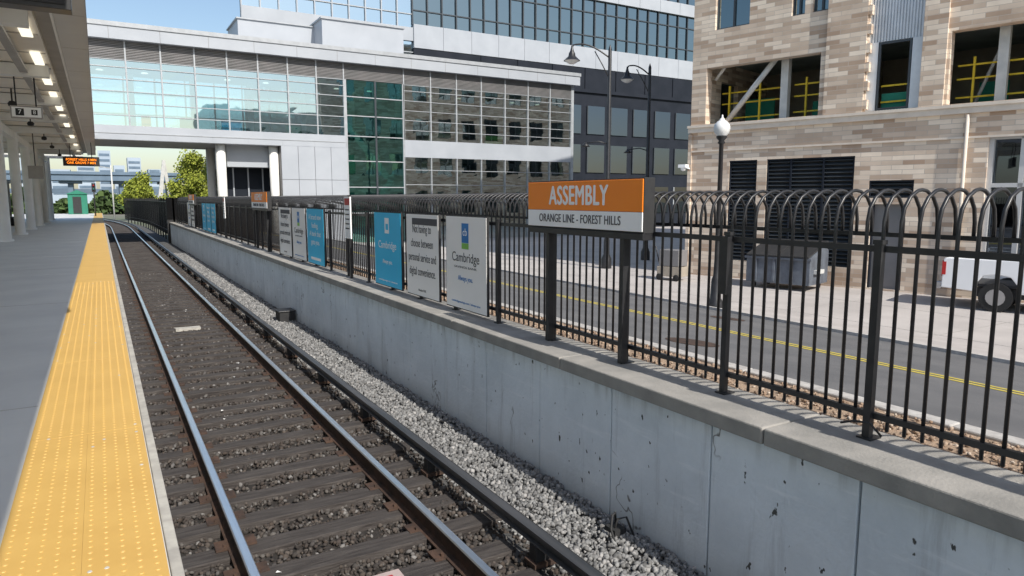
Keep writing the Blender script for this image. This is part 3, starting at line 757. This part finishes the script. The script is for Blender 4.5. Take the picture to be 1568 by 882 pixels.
# ---------------------------------------------------------------- lamps
def globe_lamp(x,y,zg):
    g=E('globe_street_lamp'); b=B(); z0=gz(x)-.06
    b.lathe((x,y,z0),[(.2,0),(.2,.15),(.13,.25),(.11,.7),(.075,.8),(.06,1.2),(.05,zg-z0-.35),(.09,zg-z0-.32),(.06,zg-z0-.27),(.12,zg-z0-.2),(.12,zg-z0-.16)],m_black,14)
    b.obj('post',g); b=B()
    b.lathe((x,y,zg),[(.11,-.16),(.17,-.08),(.19,0.02),(.17,.1),(.11,.17),(.05,.2)],m_globe,16); b.obj('globe',g)
    b=B(); b.lathe((x,y,zg),[(.075,.19),(.05,.23),(.02,.26),(.02,.3),(0,.33)],m_globe,12); b.obj('finial',g)
globe_lamp(12.5,11.6,1.58)
L=Vector((-.861,.509,0))
def street_lamp(x,y,zt,arm=1.5,s=1.0):
    g=E('street_lamp'); b=B(); z0=gz(x)-.06; P=Vector((x,y,0))
    b.lathe((x,y,z0),[(.22,0),(.22,.4),(.13,.6),(.12,1.2),(.10,1.3),(.07,zt-z0),(.03,zt-z0+.12),(0,zt-z0+.2)],m_black,12)
    pts=[]
    for i in range(13):
        t=i/12; a=t*math.pi
        pts.append(P+L*(arm*t)+Vector((0,0,zt-.35+.55*math.sin(t*math.pi*.62)*s)))
    e=pts[-1]; pts.append(e+L*.05+Vector((0,0,-.12)))
    b.tube(pts,.032,m_black,8)
    b.tube([P+Vector((0,0,zt-1.2)),P+L*.3+Vector((0,0,zt-.62)),P+L*.62+Vector((0,0,zt-.08))],.022,m_black,6)
    h=pts[-1]
    b.lathe((h.x,h.y,h.z),[(.03,.1),(.05,.0),(.08,-.12),(.13,-.2),(.15,-.32),(.30,-.46),(.34,-.5)],m_black,16)
    b.lathe((h.x,h.y,h.z),[(.30,-.48),(.22,-.56),(.12,-.62),(0,-.64)],m_globe,14)
    q=P+Vector((0,0,zt-3.8)); b.tube([q,q+L*.4+Vector((0,0,.12)),q+L*.95+Vector((0,0,.05))],.025,m_black,6); h=q+L*.95
    b.lathe((h.x,h.y,h.z),[(.04,.08),(.10,.0),(.20,-.10),(.0,-.12)],m_black,12)
    b.obj('pole',g)
street_lamp(18.3,23.1,6.0); street_lamp(22.4,25.3,6.0,1.0,.8)

# ---------------------------------------------------------------- dumpster
g=E('dumpster',(18.51,15.88,-2.96),RB); b=B()
b.prism([(0,.2),(1.5,.2),(1.5,1.25),(1.2,1.45),(.0,1.05)],'x',0,2.1,m_dump)
for x in (.3,.9,1.5): b.box(x,x+.08,-.05,-.001,.25,1.0,m_dump)
b.box(-.05,2.15,-.06,.0,.98,1.06,m_dump); b.prism([(-.08,1.07),(1.5,1.52),(1.5,1.57),(-.08,1.12)],'x',.02,1.04,m_blackm); b.prism([(-.08,1.07),(1.5,1.52),(1.5,1.57),(-.08,1.12)],'x',1.07,2.08,m_blackm)
for x in (.2,1.9):
    for y in (.2,1.3): b.tube([(x-.04,y,.1),(x+.04,y,.1)],.1,m_tyre,12); b.box(x-.06,x+.06,y-.03,y+.03,.1,.2,m_blackm)
b.box(-.12,-.0,.3,.9,.55,.68,m_steelg); b.box(2.1,2.22,.3,.9,.55,.68,m_steelg)
b.obj('bin',g,bevel=.01)
b=B()
b.box(0,.9,0,.7,.15,.5,m_innert); b.box(.05,.85,.05,.65,.52,1.1,m_louv)
for x in (.1,.8): b.tube([(x,-.02,.12),(x,.06,.12)],.12,m_tyre,12)
b.tube([(-.1,.35,.5),(-.3,.35,1.2)],.025,m_black); b.obj('utility_cart',None,(17.3,18.9,-2.96),RB,.01)

# ---------------------------------------------------------------- pickup truck (x from rear to front, y=0 near side)
g=E('pickup_truck',(19.60,10.17,-2.96),RB)
b=B(); W=1.9
b.prism([(0,.55),(.02,1.30),(.06,1.36),(1.95,1.36),(1.95,.50),(1.75,.50),(1.70,.72),(1.55,.92),(1.25,.98),(.95,.92),(.80,.72),(.75,.5)],'y',.0,.12,m_carw)
b.prism([(0,.55),(.02,1.30),(.06,1.36),(1.95,1.36),(1.95,.50),(.75,.5)],'y',W-.12,W,m_carw)
b.box(0.0,.08,.12,W-.12,.6,1.34,m_carw); b.box(.08,1.95,.12,W-.12,.62,.70,m_blackm); b.box(1.90,1.95,.12,W-.12,.7,1.36,m_carw)
b.prism([(1.97,.48),(1.97,1.38),(2.18,1.88),(2.4,1.93),(3.25,1.93),(3.5,1.88),(4.0,1.38),(5.15,1.28),(5.42,1.15),(5.48,.55),(5.1,.50),(5.03,.74),(4.85,.94),(4.55,1.0),(4.25,.94),(4.07,.74),(4.0,.48)],'y',.0,W,m_carw)
b.box(-.14,-.0,.05,W-.05,.50,.70,m_hub); b.box(5.44,5.56,.05,W-.05,.48,.72,m_hub)
b.obj('body',g,bevel=.025)
b=B()
b.prism([(2.12,1.42),(2.27,1.82),(2.85,1.85),(2.85,1.42)],'y',-.006,-.001,m_cglass); b.prism([(2.95,1.42),(2.95,1.85),(3.4,1.84),(3.8,1.42)],'y',-.006,-.001,m_cglass)
b.add([(1.985,.2,1.45),(1.985,W-.2,1.45),(2.14,W-.3,1.82),(2.14,.3,1.82)],[(0,1,2,3)],m_cglass)
b.prism([(3.55,1.86),(4.02,1.41),(4.04,1.42),(3.57,1.88)],'y',.15,W-.15,m_cglass)
b.obj('windows',g)
b=B()
b.box(-.012,-.001,.03,.15,.85,1.28,m_red); b.box(-.012,-.001,W-.15,W-.03,.85,1.28,m_red); b.box(-.0,.09,-.008,-.001,.9,1.25,m_red)
b.box(2.9,2.915,-.004,-.001,.55,1.4,m_blackm); b.box(2.55,2.75,-.03,-.001,1.2,1.24,m_blackm); b.box(3.65,3.85,-.22,-.0,1.40,1.58,m_carw)
b.box(-.03,-.001,.6,1.3,.95,1.1,m_blackm)
b.obj('trim',g)
b=B()
for x in (1.25,4.55):
    for y0,y1 in ((.0,.24),(W-.24,W)):
        b.tube([(x,y0,.38),(x,y1,.38)],.38,m_tyre,24,False); b.tube([(x,y0-.012,.38),(x,y0+.1,.38)],.22,m_hub,16,False)
b.box(.8,5.0,.2,W-.2,.35,.6,m_blackm)
b.obj('wheels',g)

# ---------------------------------------------------------------- trees
def tree(name,x,y,z0,h,r,m,nl=5000,ls=.09):
    g=E(name); b=B(); P=Vector((x,y,z0))
    b.tube([P,P+Vector((.05,0,h*.35)),P+Vector((0,.1,h*.7))],[.16,.11,.05],m_bark,8)
    cl=[]
    for i in range(34):
        a=random.uniform(0,6.28); el=random.uniform(.12,1.0); rr=r*random.uniform(.2,.95)*math.sin(min(1.0,el+.2)*2.4+.35)
        c=P+Vector((math.cos(a)*rr,math.sin(a)*rr,h*(.22+.7*el))); cl.append((c,random.uniform(.4,.75)*r*.5))
        if i<12: 
            s=P+Vector((0,0,h*random.uniform(.25,.6))); b.tube([s,(s+c)/2+Vector((0,0,.1)),c],[.05,.03,.012],m_bark,5)
    b.obj('trunk',g); b=B()
    vs=[];fs=[]
    for i in range(nl):
        c,cr=random.choice(cl); d=Vector((random.gauss(0,1),random.gauss(0,1),random.gauss(0,.8))).normalized()*cr*random.uniform(.3,1.15)
        p=c+d; u=Vector((random.gauss(0,1),random.gauss(0,1),random.gauss(0,1))).normalized(); w=u.orthogonal().normalized(); q=u.cross(w)
        s=ls*random.uniform(.6,1.3); o=len(vs)
        vs+=[p+w*s,p+q*s*.6,p-w*s,p-q*s*.6]; fs.append((o,o+1,o+2,o+3))
    b.add(vs,fs,m); b.obj('crown',g)
tree('street_tree',8.0,76,-3.1,7.6,3.0,m_leaf,13000,.12)
tree('street_tree',11.8,84,-3.1,8.2,3.2,m_leaf,11000,.14)
tree('street_tree',4.6,108,-3.1,6.5,2.6,m_leaf,6000,.18)
b=B()
vs=[];fs=[]
for i in range(16000):
    X=random.uniform(-60,40); hgt=3.0+1.4*math.sin(X*.35)+1.0*math.sin(X*1.1+1)
    p=Vector((X,random.uniform(150,160),-3+random.uniform(0,1)**.7*hgt)); u=Vector((random.gauss(0,1),random.gauss(0,1),random.gauss(0,1))).normalized(); w=u.orthogonal(); q=u.cross(w); o=len(vs); s=random.uniform(.2,.5)
    vs+=[p+w*s,p+q*s,p-w*s,p-q*s]; fs.append((o,o+1,o+2,o+3))
b.add(vs,fs,m_leafd); b.obj('distant_trees')

# ---------------------------------------------------------------- distance
v=E('highway_viaduct'); b=B(); b.box(-120,60,220,232,4.6,6.2,m_via); b.box(-120,60,219.6,219.9,6.2,7.0,m_via); b.box(-120,60,240,250,1.4,2.6,m_via)
for X in range(-115,60,12): b.box(X,X+1.2,222,230,-3.1,4.6,m_via); b.box(X-2,X+3.2,221,231,3.9,4.6,m_via)
b.obj('deck',v)
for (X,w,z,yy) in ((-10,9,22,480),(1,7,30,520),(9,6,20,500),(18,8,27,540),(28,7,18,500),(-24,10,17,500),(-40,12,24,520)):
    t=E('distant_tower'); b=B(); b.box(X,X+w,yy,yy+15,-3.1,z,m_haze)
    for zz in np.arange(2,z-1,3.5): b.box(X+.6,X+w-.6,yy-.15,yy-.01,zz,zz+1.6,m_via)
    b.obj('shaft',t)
for X,Yy in ((1.5,100),(-6,110)):
    g=E('catenary_mast'); b=B(); b.tube([(X,Yy,-3.1),(X,Yy,4)],.09,m_steelg,8); b.tube([(X,Yy,3.6),(X-1.5,Yy,3.9)],.04,m_steelg,6); b.obj('mast',g)
t=E('white_tower_post'); b=B(); b.prism([(5.0,-3.1),(5.5,-3.1),(6.4,4.0),(6.1,4.0)],'y',84,84.4,m_steelg); b.prism([(7.2,-3.1),(6.8,-3.1),(6.1,4.0),(6.4,4.0)],'y',84.5,84.9,m_steelg); b.obj('frame',t)

# ---------------------------------------------------------------- light
az=math.radians(174.5); el=math.radians(42)
sd=Vector((math.sin(az)*math.cos(el),math.cos(az)*math.cos(el),math.sin(el)))
w=bpy.data.worlds.new('World'); S.world=w; w.use_nodes=True; nt=w.node_tree
bg=nt.nodes['Background']; sk=nt.nodes.new('ShaderNodeTexSky'); sk.sky_type='NISHITA'; sk.sun_disc=False
sk.sun_elevation=el; sk.sun_rotation=az; sk.air_density=1.15; sk.dust_density=1.3; sk.ozone_density=1.6
nt.links.new(sk.outputs[0],bg.inputs[0]); bg.inputs[1].default_value=.15
l=bpy.data.lights.new('sun','SUN'); l.energy=5.0; l.angle=rad(.5); l.color=(1,.95,.87)
lo=bpy.data.objects.new('sun',l); S.collection.objects.link(lo); lo.rotation_euler=sd.to_track_quat('Z','Y').to_euler()
cam=bpy.data.cameras.new('camera'); cam.lens=24.34; cam.sensor_width=36; cam.clip_end=3000; cam.clip_start=.05
co=bpy.data.objects.new('camera',cam); S.collection.objects.link(co); co.location=(0,0,0); co.rotation_euler=(rad(90-7.42),0,rad(-30.6))
S.camera=co
S.view_settings.view_transform='Standard'; S.view_settings.look='None'; S.view_settings.exposure=0
